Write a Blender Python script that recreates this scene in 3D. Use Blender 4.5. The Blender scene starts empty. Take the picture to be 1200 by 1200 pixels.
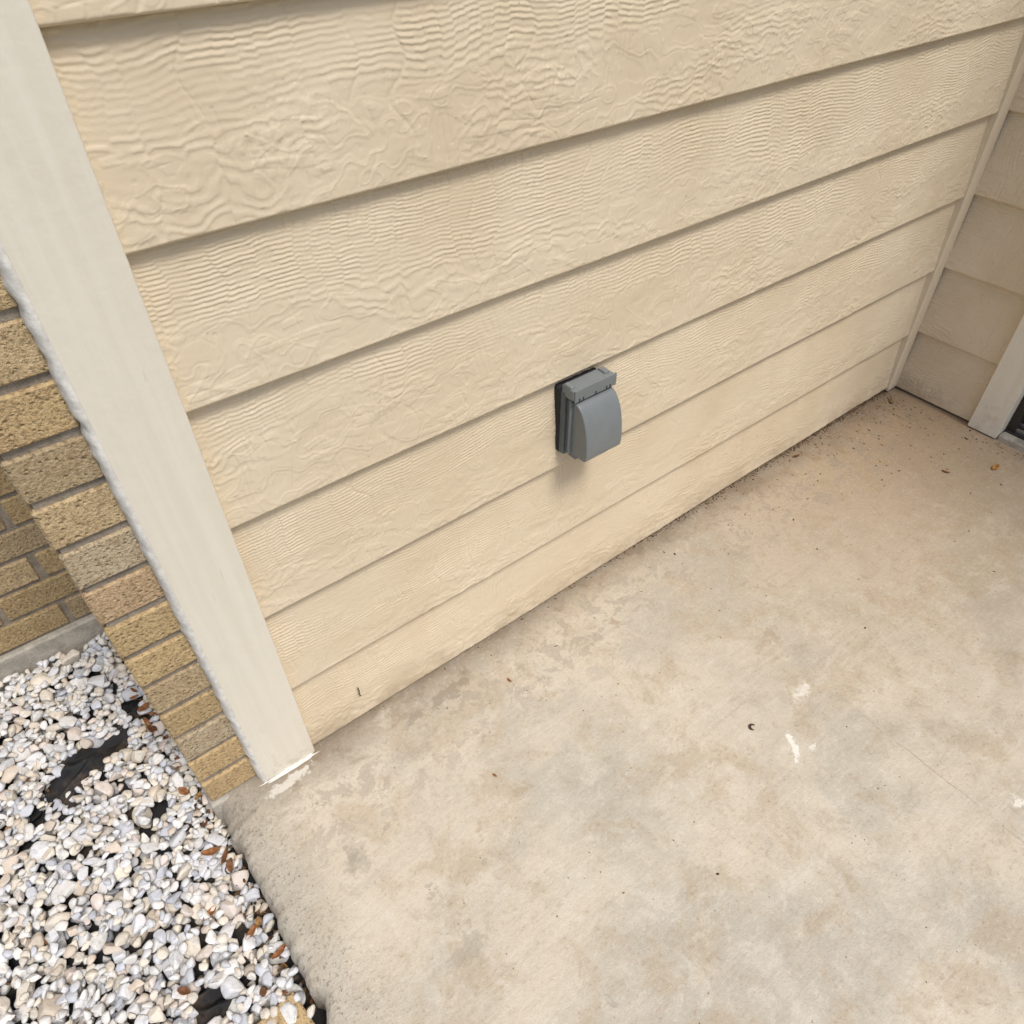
import bpy, math, random, bmesh
import numpy as np
from mathutils import Vector, Matrix, noise as mn
random.seed(4); rng=np.random.default_rng(4)
scene=bpy.context.scene
COL=scene.collection

# ------------------------------------------------------------ vectorised gradient noise
_r=np.random.default_rng(77)
_perm=np.concatenate([_r.permutation(512)]*3); _ang=_r.random(512)*2*np.pi; _gx=np.cos(_ang); _gy=np.sin(_ang); _hv=_r.random(512)
def pn(x,y,seed=0):
    x,y=np.broadcast_arrays(np.asarray(x,float),np.asarray(y,float))
    xi=np.floor(x).astype(int); yi=np.floor(y).astype(int); xf=x-xi; yf=y-yi
    u=xf*xf*xf*(xf*(xf*6-15)+10); v=yf*yf*yf*(yf*(yf*6-15)+10)
    def g(a,b,fx,fy):
        h=_perm[(_perm[(a+seed*37)&511]+b)&511]
        return _gx[h]*fx+_gy[h]*fy
    n0=g(xi,yi,xf,yf)*(1-u)+g(xi+1,yi,xf-1,yf)*u
    n1=g(xi,yi+1,xf,yf-1)*(1-u)+g(xi+1,yi+1,xf-1,yf-1)*u
    return (n0*(1-v)+n1*v)*1.41
def hsh(c,seed=0): return _hv[_perm[(_perm[(c.astype(int)+seed*53)&511]+seed)&511]]
def sst(x,a,b):
    t=np.clip((x-a)/(b-a),0,1); return t*t*(3-2*t)

# ------------------------------------------------------------ node helper
class NB:
    def __init__(s,name,rough=0.7,spec=0.3):
        s.m=bpy.data.materials.new(name); s.m.use_nodes=True
        s.t=s.m.node_tree; s.b=s.t.nodes['Principled BSDF']
        s.b.inputs['Roughness'].default_value=rough
        s.b.inputs['Specular IOR Level'].default_value=spec
    def put(s,sock,v):
        if v is None: return
        if isinstance(v,bpy.types.NodeSocket): s.t.links.new(v,sock)
        else:
            if isinstance(v,(tuple,list)) and len(v)==3 and sock.type=='RGBA': v=(*v,1)
            sock.default_value=v
    def math(s,op,a,b=None,c=None,clamp=False):
        n=s.t.nodes.new('ShaderNodeMath'); n.operation=op; n.use_clamp=clamp
        s.put(n.inputs[0],a); s.put(n.inputs[1],b); s.put(n.inputs[2],c); return n.outputs[0]
    def coord(s,kind='Object'):
        return s.t.nodes.new('ShaderNodeTexCoord').outputs[kind]
    def sep(s,v):
        n=s.t.nodes.new('ShaderNodeSeparateXYZ'); s.put(n.inputs[0],v); return n.outputs
    def scale(s,v,sc,loc=(0,0,0),rot=(0,0,0)):
        n=s.t.nodes.new('ShaderNodeMapping'); s.put(n.inputs[0],v); n.inputs['Scale'].default_value=sc; n.inputs['Location'].default_value=loc; n.inputs['Rotation'].default_value=rot; return n.outputs[0]
    def noise(s,v,sc,det=3,rough=0.55,dist=0.0,out=0):
        n=s.t.nodes.new('ShaderNodeTexNoise'); s.put(n.inputs['Vector'],v)
        n.inputs['Scale'].default_value=sc; n.inputs['Detail'].default_value=det
        n.inputs['Roughness'].default_value=rough; n.inputs['Distortion'].default_value=dist
        return n.outputs[out]
    def vor(s,v,sc,feat='F1',out='Distance',rand=1.0):
        n=s.t.nodes.new('ShaderNodeTexVoronoi'); n.feature=feat; s.put(n.inputs['Vector'],v)
        n.inputs['Scale'].default_value=sc; n.inputs['Randomness'].default_value=rand; return n.outputs[out]
    def ss(s,v,a,b,lo=0.0,hi=1.0):
        n=s.t.nodes.new('ShaderNodeMapRange'); n.interpolation_type='SMOOTHSTEP'
        s.put(n.inputs[0],v); n.inputs[1].default_value=a; n.inputs[2].default_value=b
        n.inputs[3].default_value=lo; n.inputs[4].default_value=hi; return n.outputs[0]
    def mix(s,f,a,b,mode='MIX'):
        n=s.t.nodes.new('ShaderNodeMix'); n.data_type='RGBA'; n.blend_type=mode
        s.put(n.inputs[0],f); s.put(n.inputs[6],a); s.put(n.inputs[7],b); return n.outputs[2]
    def attr(s,name,out='Color'):
        n=s.t.nodes.new('ShaderNodeAttribute'); n.attribute_name=name; return n.outputs[out]
    def bump(s,h,dist,strength=1.0,prev=None):
        n=s.t.nodes.new('ShaderNodeBump'); s.put(n.inputs['Height'],h)
        n.inputs['Distance'].default_value=dist; n.inputs['Strength'].default_value=strength
        if prev is not None: s.put(n.inputs['Normal'],prev)
        return n.outputs[0]
    def done(s,col=None,rough=None,nrm=None,metal=None):
        if col is not None: s.put(s.b.inputs['Base Color'],col)
        if rough is not None: s.put(s.b.inputs['Roughness'],rough)
        if nrm is not None: s.put(s.b.inputs['Normal'],nrm)
        if metal is not None: s.put(s.b.inputs['Metallic'],metal)
        return s.m

# ------------------------------------------------------------ materials
def mat_siding():
    N=NB('painted_fiber_cement',0.5,0.4); ob=N.coord('Object'); ox,oy,oz=N.sep(ob)
    big=N.noise(ob,3.0,3,0.6)
    base=N.mix(N.ss(big,0.35,0.65),(0.645,0.535,0.382),(0.695,0.590,0.435))
    gn=N.noise(ob,9,4,0.7)
    g=N.math('MULTIPLY',N.ss(oz,0.0,0.10,1.0,0.0),N.ss(gn,0.38,0.62))
    base=N.mix(N.math('MULTIPLY',g,0.55),base,(0.36,0.27,0.17))
    sp=N.math('MULTIPLY',N.ss(N.vor(ob,30),0.04,0.06,1.0,0.0),N.ss(gn,0.56,0.6))
    base=N.mix(N.math('MULTIPLY',sp,0.5),base,(0.30,0.22,0.15))
    return N.done(base,N.ss(gn,0.3,0.7,0.36,0.52),N.bump(N.noise(ob,380,2,0.6),0.0004,0.45))

def mat_trim(name,c1,c2,dirt=0.25):
    N=NB(name,0.5,0.35); ob=N.coord('Object'); x,y,z=N.sep(ob)
    g=N.noise(N.scale(ob,(60,60,2.2)),1.0,3,0.65)
    d0=N.noise(ob,14,4,0.75)
    b=N.mix(N.ss(g,0.3,0.7),c1,c2)
    d=N.math('MULTIPLY',N.ss(z,0.0,0.3,1.0,0.15),N.ss(d0,0.54,0.72))
    b=N.mix(N.math('MULTIPLY',d,dirt),b,(0.36,0.30,0.21))
    sc=N.math('MULTIPLY',N.ss(N.noise(N.scale(ob,(120,120,9)),1.0,1),0.76,0.80),0.3)
    b=N.mix(sc,b,(0.45,0.38,0.29))
    n1=N.bump(g,0.0006,0.5); n2=N.bump(d0,0.0024,0.5,n1)
    return N.done(b,0.46,n2)

def mat_concrete():
    N=NB('stained_concrete',0.75,0.3); ob=N.coord('Object'); x,y,z=N.sep(ob)
    pale=(0.575,0.51,0.41); grey=(0.455,0.42,0.35); tan=(0.42,0.335,0.23); brown=(0.27,0.18,0.105)
    n_big=N.noise(ob,1.9,5,0.65,0.4); n_mid=N.noise(N.scale(ob,(1,1,1),(4,2,0)),6,5,0.72,0.5); n_fin=N.noise(N.scale(ob,(1,1,1),(9,9,0)),17,5,0.76,0.4)
    b=N.mix(N.ss(n_big,0.40,0.60),grey,pale)
    b=N.mix(N.ss(n_mid,0.48,0.62,0.0,0.52),b,tan)
    b=N.mix(N.ss(n_mid,0.46,0.34,0.0,0.35),b,(0.62,0.575,0.49))
    b=N.mix(N.ss(n_fin,0.50,0.66,0.0,0.48),b,(0.63,0.58,0.49))
    b=N.mix(N.ss(n_fin,0.47,0.32,0.0,0.40),b,(0.36,0.305,0.23))
    tr=N.noise(N.scale(ob,(2.2,30,1),(0,0,0),(0,0,0.5)),1.0,4,0.7,0.6)
    b=N.mix(N.ss(tr,0.54,0.70,0.0,0.30),b,(0.38,0.345,0.285))
    b=N.mix(N.ss(tr,0.44,0.30,0.0,0.25),b,(0.66,0.615,0.54))
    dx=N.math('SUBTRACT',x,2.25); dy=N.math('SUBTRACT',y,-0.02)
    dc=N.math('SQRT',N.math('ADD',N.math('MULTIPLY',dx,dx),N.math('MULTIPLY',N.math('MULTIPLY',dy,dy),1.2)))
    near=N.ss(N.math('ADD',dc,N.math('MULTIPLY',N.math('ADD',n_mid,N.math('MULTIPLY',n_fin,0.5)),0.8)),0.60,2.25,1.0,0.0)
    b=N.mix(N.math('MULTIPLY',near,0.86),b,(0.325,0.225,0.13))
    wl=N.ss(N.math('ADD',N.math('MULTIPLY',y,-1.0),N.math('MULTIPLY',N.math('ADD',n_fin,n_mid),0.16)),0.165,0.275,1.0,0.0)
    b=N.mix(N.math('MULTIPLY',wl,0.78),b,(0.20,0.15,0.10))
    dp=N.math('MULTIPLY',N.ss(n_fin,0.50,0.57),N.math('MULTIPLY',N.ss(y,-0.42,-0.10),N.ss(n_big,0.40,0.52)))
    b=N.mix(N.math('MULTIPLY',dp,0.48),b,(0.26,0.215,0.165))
    n_bl=N.noise(N.scale(ob,(1,1,1),(2,7,0)),13,4,0.7,0.2)
    b=N.mix(N.ss(n_bl,0.65,0.68,0.0,0.32),b,(0.34,0.25,0.16))
    b=N.mix(N.math('MULTIPLY',N.ss(n_bl,0.36,0.31),N.ss(x,0.9,0.2,0.1,0.5)),b,(0.31,0.285,0.235))
    ed=N.ss(N.math('ADD',x,N.math('MULTIPLY',n_fin,0.14)),0.03,0.15,1.0,0.0)
    b=N.mix(N.math('MULTIPLY',ed,0.5),b,(0.43,0.395,0.33))
    fs=N.noise(ob,120,3,0.75)
    dens=N.ss(n_mid,0.36,0.60,0.2,1.0)
    b=N.mix(N.math('MULTIPLY',N.ss(fs,0.55,0.70,0.0,0.5),dens),b,(0.27,0.21,0.15))
    b=N.mix(N.math('MULTIPLY',N.ss(fs,0.56,0.66,0.0,0.65),ed),b,(0.20,0.18,0.15))
    b=N.mix(N.ss(fs,0.44,0.3,0.0,0.3),b,(0.68,0.63,0.54))
    s1=N.ss(N.vor(ob,36),0.045,0.07,1.0,0.0)
    b=N.mix(N.math('MULTIPLY',s1,N.math('MULTIPLY',N.ss(n_fin,0.48,0.54),0.65)),b,(0.14,0.085,0.05))
    wob=N.noise(ob,42,3,0.7); wob2=N.noise(N.scale(ob,(1,1,1),(3,8,2)),42,3,0.7)
    w1=N.math('MULTIPLY',N.math('SUBTRACT',wob,0.5),3.6); w2=N.math('MULTIPLY',N.math('SUBTRACT',wob2,0.5),3.6)
    def spot(cx,cy,rx,ry,ang):
        ca,sa=math.cos(ang),math.sin(ang)
        a=N.math('SUBTRACT',x,cx); c=N.math('SUBTRACT',y,cy)
        p=N.math('DIVIDE',N.math('ADD',N.math('MULTIPLY',a,ca),N.math('MULTIPLY',c,sa)),rx)
        q=N.math('DIVIDE',N.math('SUBTRACT',N.math('MULTIPLY',c,ca),N.math('MULTIPLY',a,sa)),ry)
        p=N.math('ADD',p,w1); q=N.math('ADD',q,w2)
        return N.ss(N.math('SQRT',N.math('ADD',N.math('MULTIPLY',p,p),N.math('MULTIPLY',q,q))),0.6,1.1,1.0,0.0)
    W=(0.80,0.77,0.70)
    for (cx,cy,rx,ry,an,c_,st) in [(0.925,-0.63,0.036,0.0075,0.9,W,0.85),(1.05,-0.56,0.03,0.014,0.1,W,0.55),(0.955,-0.655,0.010,0.006,0,W,0.6),
        (1.17,-0.97,0.018,0.012,0.6,W,0.7),(0.07,-0.055,0.05,0.012,0.1,(0.70,0.67,0.60),0.7),
        (0.86,-0.17,0.012,0.018,0.3,brown,0.45),(0.42,-0.36,0.02,0.014,0,(0.34,0.24,0.15),0.35),
        (0.44,-0.08,0.06,0.022,0.1,(0.24,0.20,0.15),0.6),(0.34,-0.09,0.03,0.014,0.3,(0.24,0.20,0.15),0.5),
        (1.12,-0.42,0.03,0.02,0.5,brown,0.25),(0.18,-0.52,0.05,0.02,0.2,(0.34,0.31,0.25),0.5),(0.10,-0.28,0.03,0.022,0.9,(0.32,0.29,0.23),0.45)]:
        b=N.mix(N.math('MULTIPLY',spot(cx,cy,rx,ry,an),st),b,c_)
    hl=N.math('SUBTRACT',N.math('ADD',x,N.math('MULTIPLY',n_mid,0.03)),1.115)
    hl=N.math('MULTIPLY',N.ss(N.math('ABSOLUTE',hl),0.0008,0.0022,1.0,0.0),N.ss(y,-0.62,-0.7))
    b=N.mix(N.math('MULTIPLY',hl,N.ss(n_fin,0.42,0.55,0,0.45)),b,(0.25,0.18,0.12))
    h=N.math('ADD',N.math('MULTIPLY',fs,N.math('ADD',N.math('MULTIPLY',ed,1.4),1.1)),N.math('ADD',wob,N.math('MULTIPLY',tr,0.8)))
    n1=N.bump(h,0.0022,0.65)
    return N.done(b,N.ss(n_mid,0.35,0.65,0.45,0.78),n1)

def mat_brick():
    N=NB('buff_brick',0.85,0.2); ob=N.coord('Object'); c=N.attr('bcol')
    n=N.noise(ob,38,4,0.7,0.3); f=N.noise(ob,170,3,0.75); v=N.vor(ob,105)
    b=N.mix(N.ss(n,0.38,0.62,0.0,0.4),c,(0.36,0.25,0.14))
    b=N.mix(N.ss(f,0.5,0.62,0.0,0.6),b,(0.22,0.15,0.08))
    b=N.mix(N.ss(f,0.46,0.34,0.0,0.5),b,(0.66,0.52,0.33))
    b=N.mix(N.ss(v,0.12,0.22,0.4,0.0),b,(0.15,0.10,0.06))
    h=N.math('ADD',N.math('ADD',f,n),N.ss(v,0.1,0.32,-0.5,0.0))
    return N.done(b,0.88,N.bump(h,0.005,0.9))
def mat_mortar(name='mortar',c=(0.33,0.30,0.26)):
    N=NB(name,0.95,0.1); ob=N.coord('Object')
    b=N.mix(N.ss(N.noise(ob,25,4,0.7),0.35,0.65),c,tuple(k*0.68 for k in c))
    f=N.noise(ob,180,3,0.7)
    b=N.mix(N.ss(f,0.52,0.7,0.0,0.6),b,tuple(k*0.5 for k in c))
    return N.done(b,0.95,N.bump(f,0.003,0.8))
def mat_stone():
    N=NB('marble_chip',0.62,0.35); ob=N.coord('Object'); c=N.attr('scol')
    v=N.noise(ob,50,4,0.7,1.2); h=N.noise(ob,130,3,0.7)
    b=N.mix(N.ss(v,0.52,0.66,0.0,0.45),c,(0.42,0.42,0.45))
    b=N.mix(N.ss(v,0.46,0.33,0.0,0.5),b,(0.60,0.49,0.36))
    return N.done(b,0.62,N.bump(h,0.003,0.7))
def mat_simple(name,c,rough=0.6,spec=0.3,metal=0,var=0.25,sc=20,bump=0.0005,bsc=200):
    N=NB(name,rough,spec); ob=N.coord('Object')
    b=N.mix(N.ss(N.noise(ob,sc,4,0.65),0.35,0.65),c,tuple(k*(1-var) for k in c))
    return N.done(b,rough,N.bump(N.noise(ob,bsc,2,0.6),bump,0.6),metal)
def mat_attr(name,an,rough=0.8):
    N=NB(name,rough,0.2); ob=N.coord('Object'); c=N.attr(an)
    f=N.noise(ob,150,2,0.6)
    b=N.mix(N.ss(f,0.4,0.65,0.0,0.5),c,(0.04,0.025,0.015))
    return N.done(b,rough,N.bump(f,0.0008,0.6))
def mat_fabric():
    N=NB('woven_weed_fabric',0.55,0.4); ob=N.coord('Object'); x,y,z=N.sep(ob)
    wv=N.math('MULTIPLY',N.math('SINE',N.math('MULTIPLY',x,2600.0)),N.math('SINE',N.math('MULTIPLY',y,2600.0)))
    b=N.mix(N.ss(N.noise(ob,14,4,0.75),0.45,0.7,0.0,0.75),(0.014,0.014,0.016),(0.10,0.07,0.045))
    return N.done(b,0.55,N.bump(wv,0.0006,0.6))
def mat_ground():
    N=NB('lawn_and_soil',0.95,0.1); ob=N.coord('Object')
    b=N.mix(N.ss(N.noise(ob,0.8,4,0.6),0.4,0.6),(0.06,0.085,0.028),(0.10,0.10,0.04))
    n=N.noise(ob,14,5,0.75)
    b=N.mix(N.ss(n,0.5,0.7),b,(0.12,0.085,0.05))
    return N.done(b,0.95,N.bump(n,0.02,0.8))

M_SID=mat_siding()
M_TRIM=mat_trim('painted_trim_cream',(0.735,0.685,0.575),(0.775,0.73,0.625),0.35)
M_TRIMB=mat_trim('painted_trim_beige',(0.66,0.56,0.41),(0.71,0.615,0.465))
M_CAULK=mat_simple('white_caulk',(0.82,0.79,0.73),0.55,var=0.22,sc=60,bump=0.002,bsc=90)
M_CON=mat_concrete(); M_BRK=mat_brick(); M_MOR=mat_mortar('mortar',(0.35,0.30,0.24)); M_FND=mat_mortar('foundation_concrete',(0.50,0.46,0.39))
M_STN=mat_stone()
M_GREY=mat_simple('grey_plastic',(0.185,0.205,0.21),0.38,0.5,var=0.10,sc=12,bump=0.00025,bsc=600)
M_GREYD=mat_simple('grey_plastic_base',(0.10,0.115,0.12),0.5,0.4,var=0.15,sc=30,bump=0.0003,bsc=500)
M_DARK=mat_simple('gasket_and_recess_shade',(0.03,0.03,0.032),0.8)  # gasket rubber; also colours in the shade of hinge groove and notches
M_GAP=mat_simple('gap_dirt_and_shade',(0.05,0.035,0.025),0.95,0.1,bump=0.002)  # near-black brown for dirt plus painted-in shade of the gap
M_ALU=mat_simple('aluminium_sill',(0.45,0.44,0.42),0.35,0.5,metal=0.85,var=0.3)
M_BRONZE=mat_simple('dark_bronze_frame',(0.045,0.04,0.035),0.4,0.5,metal=0.3)
M_FAB=mat_fabric(); M_GRD=mat_ground()
M_BITS=mat_attr('dirt_bits','dcol'); M_LEAF=mat_attr('dead_leaf','dcol',0.7)
def mat_glass():
    N=NB('door_glass',0.05,0.6); N.b.inputs['Base Color'].default_value=(0.03,0.035,0.04,1); return N.m
M_GLS=mat_glass()

# ------------------------------------------------------------ mesh helpers
def mesh_obj(name,verts,faces,mat,parent=None,smooth=False):
    me=bpy.data.meshes.new(name); me.from_pydata([tuple(v) for v in verts],[],faces); me.update()
    o=bpy.data.objects.new(name,me); COL.objects.link(o)
    if mat: me.materials.append(mat)
    if smooth: me.polygons.foreach_set('use_smooth',[True]*len(me.polygons))
    if parent: o.parent=parent
    return o
def np_mesh(name,V,F,mat,parent=None,smooth=True):
    k=F.shape[1]; me=bpy.data.meshes.new(name); me.vertices.add(len(V)); me.vertices.foreach_set('co',V.astype(np.float32).ravel())
    me.loops.add(F.size); me.loops.foreach_set('vertex_index',F.astype(np.int32).ravel())
    me.polygons.add(len(F)); me.polygons.foreach_set('loop_start',np.arange(0,F.size,k,dtype=np.int32)); me.polygons.foreach_set('loop_total',np.full(len(F),k,dtype=np.int32))
    me.update(); me.validate()
    if smooth: me.polygons.foreach_set('use_smooth',[True]*len(me.polygons))
    me.materials.append(mat); o=bpy.data.objects.new(name,me); COL.objects.link(o)
    if parent: o.parent=parent
    return o
def empty(name):
    e=bpy.data.objects.new(name,None); COL.objects.link(e); e.empty_display_size=0.1; return e
def box(name,x0,x1,y0,y1,z0,z1,mat,parent=None,bev=0.002,seg=2):
    v=[(x,y,z) for x in (x0,x1) for y in (y0,y1) for z in (z0,z1)]
    f=[(0,1,3,2),(4,6,7,5),(0,4,5,1),(2,3,7,6),(0,2,6,4),(1,5,7,3)]
    o=mesh_obj(name,v,f,mat,parent)
    if bev:
        m=o.modifiers.new('bevel','BEVEL'); m.width=bev; m.segments=seg; m.limit_method='NONE'
        for p in o.data.polygons: p.use_smooth=True
        o.modifiers.new('wn','WEIGHTED_NORMAL')
    return o

# ------------------------------------------------------------ lap siding with embossed cedar grain
EXP=0.2114
def grain(u,v,i):
    """embossed relief in metres for board i; u along, v up the board (0..EXP)"""
    sd=i*5+1
    s=0.060+0.060*hsh(np.array([i]),3)[0]+0.045*pn(u*1.5,0*v,sd)+0.018*pn(u*8,0*v,sd+1)
    w=0.010
    F=60*v+84*w*np.log1p(np.exp(np.clip((v-s)/w,-30,30)))
    lo=1-sst(v,s-0.014,s+0.024)
    t=u*34+1.7*pn(u*7,0*v,sd+7)+0.55*pn(u*11,v*16,sd+8)
    c=np.floor(t); ft=t-c
    F=F+3.0*pn(u*1.0,v*6,sd+2)+0.75*pn(u*6,v*13,sd+3)+0.28*pn(u*22,v*22,sd+4)+0.16*pn(u*80,v*40,sd+21)+lo*(1.2*pn(u*8,v*18,sd+5)+0.7*pn(u*28,v*34,sd+6))
    edge=sst(ft,0.92,1.0)
    jit=hsh(c,sd)*(1-edge)+hsh(c+1,sd)*edge
    amp=hsh(c,sd+9)*(1-edge)+hsh(c+1,sd+9)*edge
    F=F+0.9*jit
    fl=np.floor(F); fr=F-fl
    # each ripple is broken into dashes of its own length
    dash=sst(hsh(np.floor(u*48+11*hsh(fl,sd+41))+fl*17,sd+40),0.12,0.30)
    ridge=sst(fr,0.0,0.20)*(1-sst(fr,0.36,0.78))*(0.35+0.65*dash)
    mk=sst(pn(u*4,v*11,sd+10),-0.42,0.10)
    hi=0.00118*ridge*(0.28+0.72*mk)*(0.50+0.50*amp)
    # rectangular blocky flakes
    rowf=v*72+1.6*pn(u*9,v*10,sd+32); row=np.floor(rowf); rf=rowf-row
    colf=u*(30)+7*hsh(row,sd+33)+0.5*pn(u*20,v*30,sd+34); cc=np.floor(colf); cf=colf-cc
    on=sst(hsh(cc+row*29,sd+35),0.58,0.60)
    flake=on*sst(rf,0,0.16)*(1-sst(rf,0.84,1.0))*sst(cf,0,0.05)*(1-sst(cf,0.93,1.0))
    fm=sst(pn(u*5,v*12,sd+36),-0.12,0.08)
    q=pn(u*13,v*22,sd+11)+0.55*pn(u*34,v*46,sd+12)
    plate=(sst(q,-0.02,0.02)+sst(q,0.32,0.36)*0.8+sst(q,-0.38,-0.34)*0.8)*0.00042
    crk=np.exp(-((q-0.15)/0.028)**2)*0.00060
    low=0.0007*ridge*sst(pn(u*4,v*9,sd+13),-0.1,0.2)+plate+crk
    h=hi*(1-lo)+low*lo+plate*0.35*(1-lo)+flake*fm*0.00055*(0.35+0.65*lo)
    vm=sst(pn(u*5,v*9,sd+14),-0.15,0.15)
    h=h-0.0011*np.exp(-((ft-0.94)/0.05)**2)*(0.2+0.8*vm)*hsh(c,sd+15)
    t2=u*100+1.6*pn(u*15,v*8,sd+16); c2=np.floor(t2); f2=t2-c2
    seg=sst(hsh(c2+np.floor(v*26+7*hsh(c2,sd+22))*31,sd+18),0.50,0.57)
    h=h-0.0009*np.exp(-((f2-0.5)/0.15)**2)*sst(pn(u*6,v*7,sd+17),-0.12,0.12)*seg
    return h+0.0006*pn(u*4,v*9,sd+19)+0.00018*pn(u*60,v*110,sd+20)

def siding(name,org,d,nrm,segs,mat,parent,zmax=2.75,seed=0,fine=True):
    VS=[];FS=[];tot=0; org=np.array(org,float); d=np.array(d,float); nr=np.array(nrm,float)
    for i in range(int(zmax/EXP)):
        z0=i*EXP; z1=z0+EXP
        if i==0: z0=0.007
        for (u0,u1,zl,zh) in segs:
            a=max(z0,zl); b=min(z1,zh)
            if b-a<0.02: continue
            hiq=fine and i<7 and u0<1.0
            du=0.0016 if hiq else 0.03; dz=0.00125 if hiq else 0.02
            n=max(2,int((u1-u0)/du)); m=max(3,int((b-a)/dz))
            u=np.linspace(u0,u1,n+1)
            zz=np.concatenate([[a,a,a+0.0006],np.linspace(a+0.0022,b+0.004,m)])
            t=np.clip((zz-a)/(b-a),0,1); dd=0.0175-0.0155*t; dd[0]=-0.004; dd[1]=0.015; dd[2]=0.0165
            U,Z=np.meshgrid(u,zz,indexing='ij'); D=np.broadcast_to(dd,U.shape).copy()
            off=rng.random()*9+seed
            g=grain(U+off,Z-i*EXP,i+seed) if hiq else 0*U
            fade=np.ones_like(zz); fade[:3]=0; fade[3]=0.5
            D=D+g*fade+ (0.0018*pn(U*2.2,0*U,i+seed+3))*(np.arange(len(zz))>0)
            Zw=Z+ (0.0014*pn(U*1.3,0*U,i+seed+40))*(t<0.5) *(1 if i>0 else 0)
            if i==0 and seed==0: Zw=Zw+0.009*sst(U,0.6,1.5)*np.clip(1-t*6,0,1)
            P=org+U[...,None]*d+D[...,None]*nr; P[...,2]=Zw
            M=len(zz); idx=np.arange((n+1)*M).reshape(n+1,M)+tot
            FS.append(np.stack([idx[:-1,:-1],idx[1:,:-1],idx[1:,1:],idx[:-1,1:]],-1).reshape(-1,4)); VS.append(P.reshape(-1,3)); tot+=(n+1)*M
    return np_mesh(name,np.concatenate(VS),np.concatenate(FS),mat,parent,True)

XC=2.236
wall=empty('lap_siding_wall')
siding('siding_boards',(0,0,0),(1,0,0),(0,-1,0),[(0.12,XC+0.01,0,3)],M_SID,wall)
box('wall_sheathing',0.04,2.42,0.006,0.14,0.004,2.76,M_TRIMB,wall,0)
box('bottom_gap_dirt_shade',0.15,2.29,0.001,0.0055,-0.002,0.022,M_GAP,wall,0)  # dark strip over pale sheathing: shade of the dirty gap put into colour
box('corner_trim',XC,2.287,-0.024,0.003,0.006,2.76,M_TRIMB,wall,0.0025)
trim=empty('corner_trim_board')
box('board',0.0315,0.139,-0.029,0.0045,0.001,2.76,M_TRIM,trim,0.003,3)
V=[];F=[]; n=420
for k in range(n+1):
    z=-0.002+2.7*k/n
    w=0.008+0.004*mn.noise(Vector((0,0,z*9)))+0.004*mn.noise(Vector((3,0,z*45)))
    r=0.002*mn.noise(Vector((8,0,z*20)))
    V+= [(0.0335,-0.0295+r*0.1,z),(0.0300,-0.0290+r*0.5,z),(0.0300-w*0.55,-0.0265+r,z),(0.0300-w,-0.0150+r,z),(0.0300-w-0.001,-0.002,z)]
for k in range(n):
    for j in range(4):
        a=k*5+j; F.append((a,a+1,a+6,a+5))
mesh_obj('caulk_bead',V,F,M_CAULK,trim,True)
V=[];F=[];cnt=48
V.append((0.088,-0.031,0.005))
for k in range(cnt):
    a=2*math.pi*k/cnt; r=1+0.45*mn.noise(Vector((math.cos(a)*2.5,math.sin(a)*2.5,1)))
    V.append((0.084+0.056*r*math.cos(a),-0.031+0.006*r*math.sin(a),0.0005))
for k in range(cnt): F.append((0,1+k,1+(k+1)%cnt))
mesh_obj('caulk_foot',V,F,M_CAULK,trim,True)

rw=empty('lap_siding_wall')
DY0,DY1=-0.283,-1.42
siding('siding_boards',(2.300,0.0,0),(0,-1,0),(-1,0,0),[(0.0,0.30,0,2.12),(1.40,3.3,0,2.12),(0.0,3.3,2.1,3)],M_SID,rw,seed=17)
box('wall_sheathing_inner',2.306,2.42,-0.372,0.004,0.004,2.76,M_TRIMB,rw,0)
box('wall_sheathing_outer',2.306,2.42,-3.3,-1.33,0.004,2.76,M_TRIMB,rw,0)
box('wall_sheathing_head',2.307,2.419,-1.331,-0.371,2.05,2.759,M_TRIMB,rw,0)
door=empty('patio_door')
box('casing_left',2.262,2.309,-0.372,DY0,0.004,2.12,M_TRIM,door,0.0025)
box('casing_right',2.262,2.309,DY1,-1.331,0.004,2.12,M_TRIM,door,0.0025)
box('casing_head',2.2635,2.309,DY1,DY0,2.0,2.118,M_TRIM,door,0.0025)
box('concrete_sill',2.268,2.43,-1.33,-0.374,-0.01,0.018,M_FND,door,0.004)
for k in range(5): box('sill_track_%d'%(k+1),2.312+k*0.018,2.319+k*0.018,-1.328,-0.376,0.016,0.046 if k%2 else 0.036,M_ALU,door,0.001)
box('sill_pan',2.300,2.41,-1.329,-0.375,0.016,0.024,M_BRONZE,door,0.001)
box('jamb_left',2.31,2.41,-0.400,-0.3725,0.02,2.03,M_BRONZE,door,0.002)
box('jamb_right',2.31,2.41,-1.3305,-1.303,0.02,2.03,M_BRONZE,door,0.002)
box('panel_stile_a',2.345,2.375,-0.46,-0.401,0.048,2.0,M_BRONZE,door,0.002)
box('panel_stile_b',2.345,2.375,-1.302,-1.24,0.048,2.0,M_BRONZE,door,0.002)
box('panel_rail_bottom',2.346,2.374,-1.241,-0.459,0.048,0.14,M_BRONZE,door,0.002)
box('panel_rail_top',2.346,2.374,-1.241,-0.459,1.93,2.0,M_BRONZE,door,0.002)
box('glass',2.356,2.362,-1.242,-0.458,0.135,1.935,M_GLS,door,0)

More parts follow.
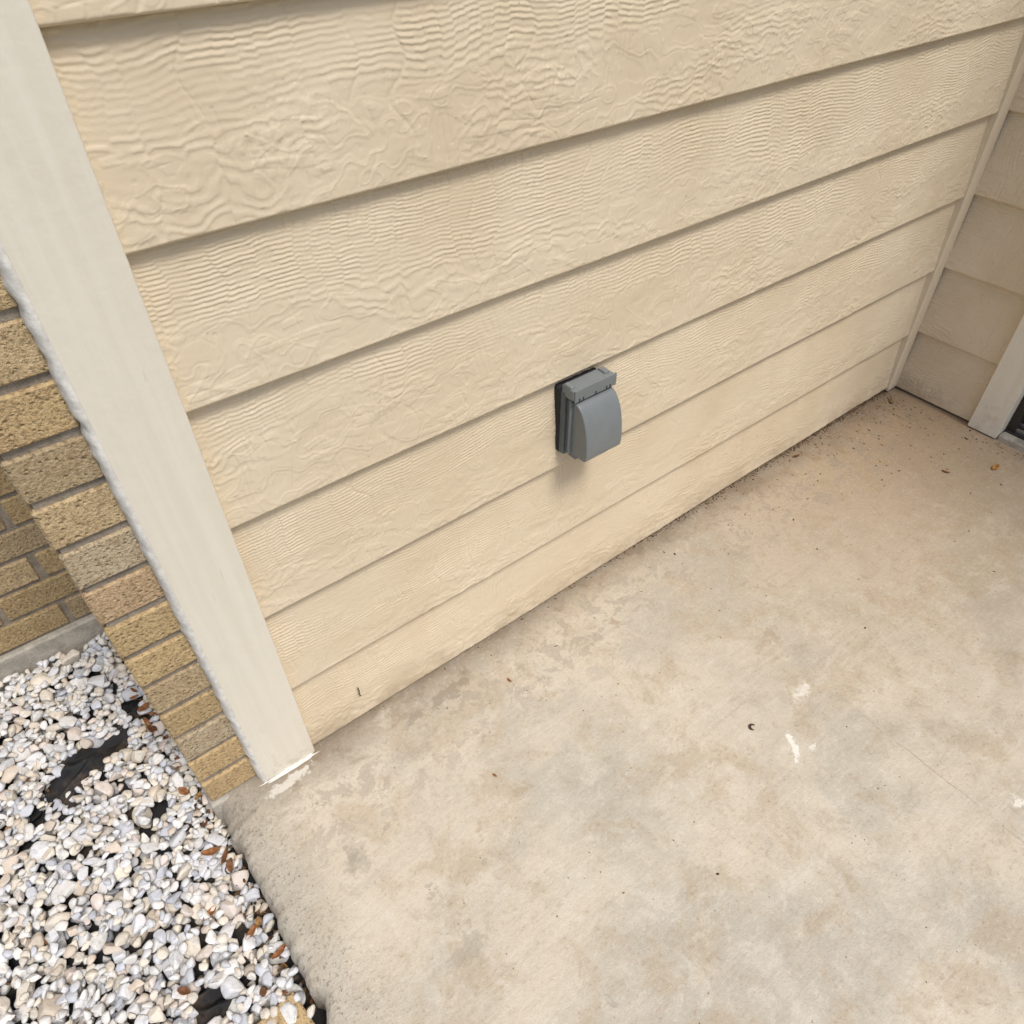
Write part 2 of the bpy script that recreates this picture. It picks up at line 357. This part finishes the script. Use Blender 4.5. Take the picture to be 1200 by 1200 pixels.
# ------------------------------------------------------------ brick walls
BC=[(0.55,0.40,0.21),(0.52,0.385,0.20),(0.58,0.44,0.245),(0.49,0.36,0.19),(0.53,0.41,0.24),(0.54,0.385,0.235),(0.45,0.35,0.215),(0.61,0.465,0.27),(0.47,0.39,0.27)]
CH=0.0787
def bricks(name,parent,units,mat=M_BRK,dark=1.0):
    V=[];F=[];C=[]
    for (x0,x1,y0,y1,z0,z1) in units:
        c=BC[rng.integers(len(BC))]; s=(0.88+0.28*rng.random())*dark; c=tuple(k*s for k in c)
        b=0.0028; j=lambda:(rng.random()-0.5)*0.002
        base=len(V); dx,dy=j(),j()
        for X,sx in ((x0+dx,1),(x1+dx,-1)):
            for Y,sy in ((y0+dy,1),(y1+dy,-1)):
                for Z,sz in ((z0,1),(z1,-1)):
                    e1,e2,e3=j()*0.8,j()*0.8,j()*0.8
                    V+=[(X+e1,Y+sy*b,Z+sz*b),(X+sx*b,Y+e2,Z+sz*b),(X+sx*b,Y+sy*b,Z+e3)]; C+=[c]*3
        def id(ix,iy,iz,k): return base+(ix*4+iy*2+iz)*3+k
        for ix in (0,1): F.append(tuple(id(ix,a,b_,0) for a,b_ in ((0,0),(0,1),(1,1),(1,0))))
        for iy in (0,1): F.append(tuple(id(a,iy,b_,1) for a,b_ in ((0,0),(0,1),(1,1),(1,0))))
        for iz in (0,1): F.append(tuple(id(a,b_,iz,2) for a,b_ in ((0,0),(0,1),(1,1),(1,0))))
        for ix in (0,1):
            for iy in (0,1): F.append((id(ix,iy,0,0),id(ix,iy,1,0),id(ix,iy,1,1),id(ix,iy,0,1)))
            for iz in (0,1): F.append((id(ix,0,iz,0),id(ix,1,iz,0),id(ix,1,iz,2),id(ix,0,iz,2)))
        for iy in (0,1):
            for iz in (0,1): F.append((id(0,iy,iz,1),id(1,iy,iz,1),id(1,iy,iz,2),id(0,iy,iz,2)))
        for ix in (0,1):
            for iy in (0,1):
                for iz in (0,1): F.append((id(ix,iy,iz,0),id(ix,iy,iz,1),id(ix,iy,iz,2)))
    o=mesh_obj(name,V,F,mat,parent)
    a=o.data.color_attributes.new('bcol','FLOAT_COLOR','POINT')
    a.data.foreach_set('color',np.array([(*c,1) for c in C],dtype=np.float32).ravel())
    bm=bmesh.new(); bm.from_mesh(o.data); bmesh.ops.recalc_face_normals(bm,faces=bm.faces); bm.to_mesh(o.data); bm.free()
    return o
MJ=0.0125; BL=0.194; BX=-0.0715
pier=empty('brick_wall'); U=[]
ncz=34; Z0=0.006; YB=0.64
for i in range(ncz):
    z0=Z0+i*CH; z1=z0+CH-MJ
    y=-0.006; first=BL if i%2==0 else BL*0.5
    U.append((BX,0.024,y,y+first,z0,z1)); y+=first+MJ
    while y<YB-0.01:
        y1=min(y+BL,YB-0.003)
        if y1-y>0.02: U.append((BX,0.02,y,y1,z0,z1))
        y+=BL+MJ
bricks('bricks',pier,U)
box('mortar_core',BX+0.006,0.0295,-0.0005,YB+0.05,-0.004,Z0+ncz*CH,M_MOR,pier,0)
box('foundation',BX-0.006,0.0285,-0.012,YB+0.06,-0.30,-0.0015,M_FND,pier,0.006,3)
bw=empty('brick_wall'); U=[]
for i in range(ncz):
    z0=Z0+i*CH; z1=z0+CH-MJ
    x=BX-0.006-(0 if i%2 else BL*0.5)
    if i%2==0: U.append((BX-0.004-BL*0.5+MJ,BX-0.004,YB,YB+0.09,z0,z1))
    while x>-3.2:
        U.append((x-BL,x,YB,YB+0.09,z0,z1)); x-=BL+MJ
bricks('bricks',bw,U,dark=0.88)
box('mortar_core',-3.2,BX+0.005,YB+0.0065,YB+0.085,-0.006,Z0+ncz*CH,M_MOR,bw,0)
box('foundation',-3.2,BX-0.007,YB-0.010,YB+0.1,-0.30,-0.004,M_FND,bw,0.006,3)

# ------------------------------------------------------------ concrete patio slab
V=[];F=[]
ys=np.concatenate([np.arange(-3.3,-1.2,0.03),np.arange(-1.2,0.055,0.004)])
xs_in=[0.03,0.06,0.10,0.16,0.25,0.4,0.7,1.1,1.6,2.1,2.6]
for y in ys:
    y=float(y)
    e=-0.064+0.014*mn.noise(Vector((0,y*5,0)))+0.011*mn.noise(Vector((2,y*22,0)))+0.006*mn.noise(Vector((4,y*70,0)))
    ch=max(0,mn.noise(Vector((9,y*9,0)))-0.05)*0.06
    zz=0.002*mn.noise(Vector((7,y*60,0)))
    V+=[(e-0.004,y,-0.16),(e,y,-0.035-0.01*abs(mn.noise(Vector((1,y*30,2))))),(e+0.004+ch*0.4,y,-0.014+zz),(e+0.012+ch,y,-0.005+zz),(e+0.024+ch+0.006*mn.noise(Vector((5,y*50,0))),y,-0.0008)]
    for xi in xs_in: V.append((e+0.04+xi,y,0.0))
m=5+len(xs_in)
for k in range(len(ys)-1):
    for j in range(m-1):
        a=k*m+j; F.append((a,a+m,a+m+1,a+1))
b=len(V)
for j in range(m):
    p=V[j]; V.append((p[0],p[1],-0.16))
for j in range(m-1): F.append((j,j+1,b+j+1,b+j))
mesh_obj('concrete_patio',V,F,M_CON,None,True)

# ------------------------------------------------------------ ground and weed fabric
g=200
mesh_obj('ground',[(-g,-g,-0.125),(g,-g,-0.125),(g,g,-0.125),(-g,g,-0.125)],[(0,1,2,3)],M_GRD)
V=[];F=[];nx,ny=60,110
for i in range(nx+1):
    for j in range(ny+1):
        x=-1.45+1.40*i/nx; y=-1.6+2.24*j/ny
        V.append((x,y,-0.108+0.006*mn.noise(Vector((x*9,y*9,0)))))
for i in range(nx):
    for j in range(ny):
        a=i*(ny+1)+j; F.append((a,a+ny+1,a+ny+2,a+1))
fab=empty('landscape_fabric'); mesh_obj('sheet',V,F,M_FAB,fab,True)
def crumple(name,cx,cy,cz,w,h,ang,amp,sd):
    V=[];F=[];n=44
    for i in range(n+1):
        for j in range(n+1):
            a=(i/n-0.5); b=(j/n-0.5)
            ed=1+0.35*mn.noise(Vector((a*5,b*5,sd)))
            X=a*w*ed; Y=b*h*ed
            z=amp*(1-abs(mn.noise(Vector((a*1.6+sd,b*3.0,0))))*2.6)+amp*0.15*mn.noise(Vector((a*9,b*9,sd)))-amp*3.0*max(abs(a),abs(b))**2
            V.append((cx+X*math.cos(ang)-Y*math.sin(ang),cy+X*math.sin(ang)+Y*math.cos(ang),cz+z))
    for i in range(n):
        for j in range(n):
            a=i*(n+1)+j; F.append((a,a+n+1,a+n+2,a+1))
    return mesh_obj(name,V,F,M_FAB,fab,True)
crumple('fold_1',-0.255,0.29,-0.076,0.26,0.12,0.35,0.028,1.0)
crumple('fold_2',-0.205,-0.31,-0.084,0.11,0.10,0.2,0.014,5.0)
crumple('fold_3',-0.135,0.37,-0.086,0.07,0.12,1.2,0.014,8.0)

# ------------------------------------------------------------ gravel
def proto(k,sub):
    bm=bmesh.new(); bmesh.ops.create_icosphere(bm,subdivisions=sub,radius=1.0)
    v=np.array([x.co for x in bm.verts]); f=np.array([[q.index for q in p.verts] for p in bm.faces]); bm.free()
    r=np.random.default_rng(100+k)
    for _ in range(r.integers(7,12)):
        n=r.normal(size=3); n/=np.linalg.norm(n); d=r.uniform(0.40,0.78)
        s=v@n; over=np.maximum(0,s-d); v=v-np.outer(over*0.96,n)
    off=Vector(tuple(r.random(3)*50))
    v=v*np.array([1+0.07*mn.noise(Vector(tuple(p*1.9))+off)+0.03*mn.noise(Vector(tuple(p*5))+off) for p in v])[:,None]
    v*=np.array([1.0,r.uniform(0.62,0.95),r.uniform(0.5,0.8)])
    v/=np.abs(v[:,:2]).max()
    return v,f
P3=[proto(k,3) for k in range(30)]; P2=[proto(k,2) for k in range(30)]
GX0,GX1,GY0,GY1=-1.35,-0.068,-1.45,0.628
cs=0.004; gx=int((GX1-GX0)/cs)+1; gy=int((GY1-GY0)/cs)+1
H=np.full((gx,gy),-0.105)
def holes(x,y):
    nz=mn.noise(Vector((x*30,y*30,0)))
    ca,sa=math.cos(0.35),math.sin(0.35); a=(x+0.255)*ca+(y-0.29)*sa; b=-(x+0.255)*sa+(y-0.29)*ca
    d=[(a/0.110)**2+(b/0.036)**2,((x+0.205)/0.035)**2+((y+0.31)/0.035)**2,((x+0.135)/0.022)**2+((y-0.37)/0.045)**2]
    sx=-0.235+0.05*math.sin(y*14)
    if -0.05<y<0.2: d.append(((x-sx)/0.007)**2)
    return min(d)<1+0.6*nz
scol=[((0.70,0.705,0.72),26),((0.78,0.77,0.745),28),((0.60,0.62,0.67),11),((0.74,0.68,0.58),22),((0.66,0.57,0.47),7),((0.48,0.50,0.55),4),((0.72,0.64,0.58),7)]
cw=np.array([c[1] for c in scol],float); cw/=cw.sum()
VV=[];FF=[];CC=[];tot=0;ns=0
NST=11500
for k in range(NST):
    near = rng.random()<0.78
    if near: x=rng.uniform(-0.72,GX1); y=rng.uniform(-0.62,GY1)
    else: x=rng.uniform(GX0,GX1); y=rng.uniform(GY0,GY1)
    s=float(np.clip(rng.lognormal(math.log(0.0150),0.34),0.006,0.030))
    if k>NST*0.55: s=min(s,0.0105)
    if x>GX1-0.024*(1+0.9*mn.noise(Vector((0,y*7,3)))) and y<-0.02 and rng.random()<0.6: continue
    if x+s*0.8>GX1+0.004: x=GX1-s*0.8
    if y+s*0.8>GY1: y=GY1-s*0.8
    if holes(x,y) and rng.random()<0.98: continue
    inview = x>-0.68 and y>-0.6
    v,f=(P3 if (s>0.0125 and inview) else P2)[rng.integers(30)]
    a=rng.uniform(0,2*math.pi); tx,ty=rng.normal(0,0.35,2)
    R=np.array(Matrix.Rotation(a,3,'Z')@Matrix.Rotation(tx,3,'X')@Matrix.Rotation(ty,3,'Y'))
    w=(v*s)@R.T
    ii=np.clip(((x+w[:,0]-GX0)/cs).astype(int),0,gx-1); jj=np.clip(((y+w[:,1]-GY0)/cs).astype(int),0,gy-1)
    lower=w[:,2]<0
    z=np.percentile(H[ii[lower],jj[lower]]-w[lower,2],82)-0.001
    top=z+w[:,2].max()
    lim=-0.047+0.008*mn.noise(Vector((x*4,y*4,0)))
    if top>lim: continue
    np.maximum.at(H,(ii,jj),z+w[:,2])
    ic,jc=int(np.clip((x-GX0)/cs,0,gx-1)),int(np.clip((y-GY0)/cs,0,gy-1)); rr=max(1,int(s*0.5/cs))
    sl=H[max(0,ic-rr):ic+rr+1,max(0,jc-rr):jc+rr+1]; np.maximum(sl,z+w[:,2].max()*0.8,out=sl)
    VV.append(w+np.array([x,y,z])); FF.append(f+tot); tot+=len(v); ns+=1
    c=np.array(scol[rng.choice(len(scol),p=cw)][0])*rng.uniform(0.86,1.07)
    CC.append(np.tile(np.append(c,1),(len(v),1)))
print('stones',ns)
VV=np.concatenate(VV);FF=np.concatenate(FF);CC=np.concatenate(CC)
go=np_mesh('gravel',VV,FF,M_STN)
ca=go.data.color_attributes.new('scol','FLOAT_COLOR','POINT'); ca.data.foreach_set('color',np.clip(CC,0,0.85).astype(np.float32).ravel())
def gh(x,y):
    i=int(np.clip((x-GX0)/cs,0,gx-1)); j=int(np.clip((y-GY0)/cs,0,gy-1)); return float(H[i,j])

lb=empty('loose_brick')
o=bricks('brick',lb,[(-0.045,0.045,-0.095,0.095,-0.03,0.03)]); 
o.location=(-0.125,-0.475,-0.083); o.rotation_euler=(0.05,0.04,0.12)

# ------------------------------------------------------------ debris and leaves
def crumbs(name,pts,mat):
    V=[];F=[];C=[]
    for (x,y,z,s,c) in pts:
        b=len(V); n=6; a0=rng.uniform(0,6.28); el=rng.uniform(1,2.4); an=rng.uniform(0,3.14)
        for k in range(n):
            a=a0+2*math.pi*k/n; r=s*rng.uniform(0.6,1.1)
            px=r*math.cos(a)*el; py=r*math.sin(a)
            V.append((x+px*math.cos(an)-py*math.sin(an),y+px*math.sin(an)+py*math.cos(an),z+s*0.15)); C.append(c)
        V.append((x,y,z+s*rng.uniform(0.5,1.0))); C.append(c); V.append((x,y,z-s*0.2)); C.append(c)
        for k in range(n):
            F.append((b+k,b+(k+1)%n,b+n)); F.append((b+(k+1)%n,b+k,b+n+1))
    o=mesh_obj(name,V,F,mat)
    a=o.data.color_attributes.new('dcol','FLOAT_COLOR','POINT')
    a.data.foreach_set('color',np.array([(*c,1) for c in C],dtype=np.float32).ravel())
    return o
dc=[(0.09,0.055,0.03),(0.05,0.035,0.022),(0.16,0.09,0.045),(0.22,0.10,0.045),(0.12,0.09,0.06),(0.35,0.28,0.2)]
pts=[]
for k in range(1000):
    x=2.24-abs(rng.normal(0,0.66)); y=-0.010-abs(rng.exponential(0.006))
    if x<0.2: continue
    pts.append((x,y,0.0,rng.uniform(0.0007,0.0026),dc[rng.integers(5)]))
for k in range(360):
    x=2.25-abs(rng.exponential(0.34)); y=-0.02-abs(rng.exponential(0.13))
    if x<0.3: continue
    pts.append((x,y,0.0,rng.uniform(0.0007,0.0028),dc[rng.integers(6)]))
for k in range(200):
    x=rng.uniform(0.0,2.25); y=-rng.uniform(0.02,1.4)
    pts.append((x,y,0.0,rng.uniform(0.0005,0.0014),dc[rng.integers(6)]))
for k in range(90):
    y=-0.30-rng.random()*0.4; pts.append((2.26-abs(rng.exponential(0.05)),y,0.0,rng.uniform(0.0008,0.003),dc[rng.integers(6)]))
crumbs('dirt_debris',pts,M_BITS)
pts=[]
for k in range(850):
    y=rng.uniform(-1.3,0.6); x=-0.073-abs(rng.exponential(0.018))
    if x<-0.2: continue
    pts.append((x,y,max(gh(x,y)-0.008,-0.102)+0.001,rng.uniform(0.002,0.006),dc[rng.integers(5)]))
for k in range(300):
    y=rng.uniform(-0.8,0.6); x=rng.uniform(-0.8,-0.08)
    pts.append((x,y,min(gh(x,y)-0.004,-0.075),rng.uniform(0.0015,0.005),dc[rng.integers(5)]))
crumbs('mulch',pts,M_BITS)

def leaves(name,items):
    V=[];F=[];C=[]
    for (x,y,z,L,W,ang,curl,tilt,c) in items:
        b=len(V); n=9; ca,sa=math.cos(ang),math.sin(ang)
        for i in range(n+1):
            t=i/n; w=W*math.sin(math.pi*min(1,t*0.94+0.03))**0.75*(1+0.12*mn.noise(Vector((x*50,t*6,1))))
            for j in (-1,-0.5,0,0.5,1):
                px=(t-0.5)*L; py=j*w*0.5
                pz=curl*L*(abs(j)**2*0.35+(t-0.5)**2*1.1)+tilt*px+0.0015*mn.noise(Vector((px*200,py*200,x*9)))
                V.append((x+px*ca-py*sa,y+px*sa+py*ca,z+pz)); C.append(tuple(k*(0.75 if j==0 else 1) for k in c))
        for i in range(n):
            for j in range(4):
                a=b+i*5+j; F.append((a,a+5,a+6,a+1))
    o=mesh_obj(name,V,F,M_LEAF,None,True)
    a=o.data.color_attributes.new('dcol','FLOAT_COLOR','POINT')
    a.data.foreach_set('color',np.array([(*c,1) for c in C],dtype=np.float32).ravel())
    s=o.modifiers.new('thick','SOLIDIFY'); s.thickness=0.0005
    return o
lc=[(0.33,0.14,0.055),(0.22,0.10,0.045),(0.42,0.24,0.10),(0.15,0.07,0.035)]
it=[]
for k in range(30):
    if k<10: x=-0.085-abs(rng.normal(0,0.03)); y=rng.uniform(0.15,0.5)
    elif k<24: x=-0.078-abs(rng.normal(0,0.025)); y=rng.uniform(-0.55,0.1)
    else: x=rng.uniform(-0.5,-0.1); y=rng.uniform(-0.5,0.6)
    it.append((x,y,gh(x,y)+0.003,rng.uniform(0.014,0.034),rng.uniform(0.006,0.015),rng.uniform(0,6.28),rng.uniform(0.1,0.6),rng.uniform(-0.3,0.3),lc[rng.integers(4)]))
for (x,y,L,c) in [(2.13,-0.44,0.035,(0.45,0.23,0.07)),(2.0,-0.36,0.02,(0.2,0.09,0.04)),(2.2,-0.06,0.03,(0.3,0.17,0.07)),(1.72,-0.045,0.022,(0.16,0.08,0.04)),(0.56,-0.14,0.012,(0.28,0.12,0.05)),(0.40,-0.30,0.010,(0.4,0.16,0.06))]:
    it.append((x,y,0.001,L,L*0.42,rng.uniform(0,6.28),0.3,0,c))
leaves('dry_leaves',it)
V=[];F=[];n=14;m_=8
for i in range(n+1):
    t=i/n; a=t*4.2; R=0.0062; r=0.0026*math.sin(math.pi*(0.08+0.84*t))
    cx=0.893+R*math.cos(a); cy=-0.55+R*math.sin(a)
    for j in range(m_):
        b=2*math.pi*j/m_; V.append((cx+r*math.cos(b)*math.cos(a),cy+r*math.cos(b)*math.sin(a),0.003+r*math.sin(b)))
for i in range(n):
    for j in range(m_): F.append((i*m_+j,(i+1)*m_+j,(i+1)*m_+(j+1)%m_,i*m_+(j+1)%m_))
mesh_obj('seed_pod',V,F,mat_simple('dark_seed',(0.07,0.04,0.025),0.5),None,True)
V=[];F=[];pp=[(0.262,-0.0185,0.105),(0.263,-0.0195,0.093),(0.2615,-0.019,0.083),(0.264,-0.0185,0.075)]
for (x,y,z) in pp:
    for j in range(5):
        b=2*math.pi*j/5; V.append((x+0.0013*math.cos(b),y+0.0013*math.sin(b),z))
for i in range(3):
    for j in range(5): F.append((i*5+j,(i+1)*5+j,(i+1)*5+(j+1)%5,i*5+(j+1)%5))
mesh_obj('twig',V,F,mat_simple('twig_bark',(0.12,0.07,0.04),0.8),None,True)

# ------------------------------------------------------------ weatherproof outlet cover
oc=empty('outlet_cover')
PX0,PX1,PZ0,PZ1=0.784,0.888,0.466,0.612
def rrect(x0,x1,z0,z1,r,n=6):
    P=[]
    for cx,cz,a0 in ((x1-r,z1-r,0),(x0+r,z1-r,90),(x0+r,z0+r,180),(x1-r,z0+r,270)):
        for k in range(n+1):
            a=math.radians(a0+90*k/n); P.append((cx+r*math.cos(a),cz+r*math.sin(a)))
    return P
def rplate(name,x0,x1,z0,z1,yb,yf,r,mat,bev=0.002):
    P=rrect(x0,x1,z0,z1,r); n=len(P)
    V=[(x,yb,z) for x,z in P]+[(x,yf,z) for x,z in P]
    F=[tuple(range(n)),tuple(range(2*n-1,n-1,-1))]+[(k,k+n,(k+1)%n+n,(k+1)%n) for k in range(n)]
    o=mesh_obj(name,V,F,mat,oc); m=o.modifiers.new('b','BEVEL'); m.width=bev; m.segments=3; m.limit_method='ANGLE'
    for p in o.data.polygons: p.use_smooth=True
    o.modifiers.new('wn','WEIGHTED_NORMAL')
    bm=bmesh.new(); bm.from_mesh(o.data); bmesh.ops.recalc_face_normals(bm,faces=bm.faces); bm.to_mesh(o.data); bm.free()
    return o
rplate('gasket',PX0-0.001,PX1+0.001,PZ0-0.001,PZ1+0.006,0.002,-0.022,0.007,M_DARK,0.001)
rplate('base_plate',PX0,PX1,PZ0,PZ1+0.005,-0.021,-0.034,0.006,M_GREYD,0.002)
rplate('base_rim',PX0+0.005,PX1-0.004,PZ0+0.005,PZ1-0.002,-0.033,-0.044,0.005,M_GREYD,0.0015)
def lid(name,x0,x1,prof,mat,bev=0.003):
    n=len(prof); V=[(x0,-d,z) for d,z in prof]+[(x1,-d,z) for d,z in prof]
    F=[tuple(range(n)),tuple(range(2*n-1,n-1,-1))]+[(k,(k+1)%n,(k+1)%n+n,k+n) for k in range(n)]
    o=mesh_obj(name,V,F,mat,oc)
    bm=bmesh.new(); bm.from_mesh(o.data); bmesh.ops.recalc_face_normals(bm,faces=bm.faces); bm.to_mesh(o.data); bm.free()
    m=o.modifiers.new('b','BEVEL'); m.width=bev; m.segments=4; m.limit_method='ANGLE'; m.angle_limit=math.radians(35)
    for p in o.data.polygons: p.use_smooth=True
    o.modifiers.new('wn','WEIGHTED_NORMAL'); return o
prof=[(0.043,0.600),(0.052,0.598)]
for k in range(1,19):
    t=k/18; ang=t*math.pi/2*0.93
    prof.append((0.052+0.042*math.sin(ang),0.598-0.088*(1-math.cos(ang))/(1-math.cos(math.pi/2*0.93))))
prof+=[(0.0945,0.492),(0.0925,0.480),(0.088,0.476),(0.043,0.474)]
lid('lid_bubble',0.793,0.888,prof,M_GREY,0.003)
rplate('lid_flange',PX0+0.003,PX1+0.002,0.475,0.6035,-0.0435,-0.0475,0.004,M_GREY,0.001)
box('hinge_groove_shade',PX0+0.006,PX1,-0.0515,-0.030,0.5985,0.6075,M_DARK,oc,0.0005,1)  # solid dark strip under the lip, its colour stands in for groove shade
box('hinge_head',PX0+0.001,PX1+0.002,-0.056,-0.022,0.6055,0.6285,M_GREY,oc,0.003,3)
box('hinge_lip',PX0+0.003,PX1+0.005,-0.0595,-0.0555,0.6025,0.6300,M_GREY,oc,0.0018,3)
for k,xx in enumerate((0.797,0.806,0.838,0.866,0.875)):
    box('hinge_notch_shade_%d'%(k+1),xx,xx+0.003,-0.0602,-0.0590,0.6035,0.6105,M_DARK,oc,0.0004,1)  # dark blocks set on the lip, coloured to look like shaded notches
for k,xx in enumerate((0.786,0.872)):
    box('hinge_knuckle_%d'%(k+1),xx,xx+0.012,-0.048,-0.026,0.624,0.6325,M_GREY,oc,0.0028,3)
box('latch_tab',0.800,0.826,-0.056,-0.030,0.458,0.4745,M_GREY,oc,0.003,3)
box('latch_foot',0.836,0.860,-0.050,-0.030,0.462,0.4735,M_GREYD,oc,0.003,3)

# ------------------------------------------------------------ camera
f=862/1200*36
cam=bpy.data.cameras.new('camera'); cam.lens=f; cam.sensor_width=36; cam.clip_start=0.02; cam.clip_end=600
co=bpy.data.objects.new('camera',cam); COL.objects.link(co)
R=Matrix(((0.7910,0.4244,-0.4407),(-0.6117,0.5366,-0.5813),(-0.0103,0.7293,0.6841)))
R=R.to_quaternion().normalized().to_matrix()
co.matrix_world=Matrix.Translation((0,-0.8974,1.4))@R.to_4x4()
scene.camera=co

# ------------------------------------------------------------ light
S=Vector((0.06,-0.58,1.05)).normalized()
L=bpy.data.lights.new('sun','SUN'); L.energy=2.5; L.angle=math.radians(16); L.color=(1.0,0.968,0.905)
lo=bpy.data.objects.new('sun',L); COL.objects.link(lo); lo.rotation_euler=S.to_track_quat('Z','Y').to_euler(); lo.location=(0,-3,5)
w=bpy.data.worlds.new('World'); scene.world=w; w.use_nodes=True
nt=w.node_tree; bg=nt.nodes['Background']; sk=nt.nodes.new('ShaderNodeTexSky'); sk.sky_type='NISHITA'; sk.sun_disc=False
sk.sun_elevation=math.asin(S.z); sk.sun_rotation=math.atan2(S.x,S.y); sk.dust_density=3.0; sk.ozone_density=1.0
nt.links.new(sk.outputs[0],bg.inputs[0]); bg.inputs[1].default_value=0.14
scene.view_settings.view_transform='Standard'; scene.view_settings.look='None'; scene.view_settings.exposure=0
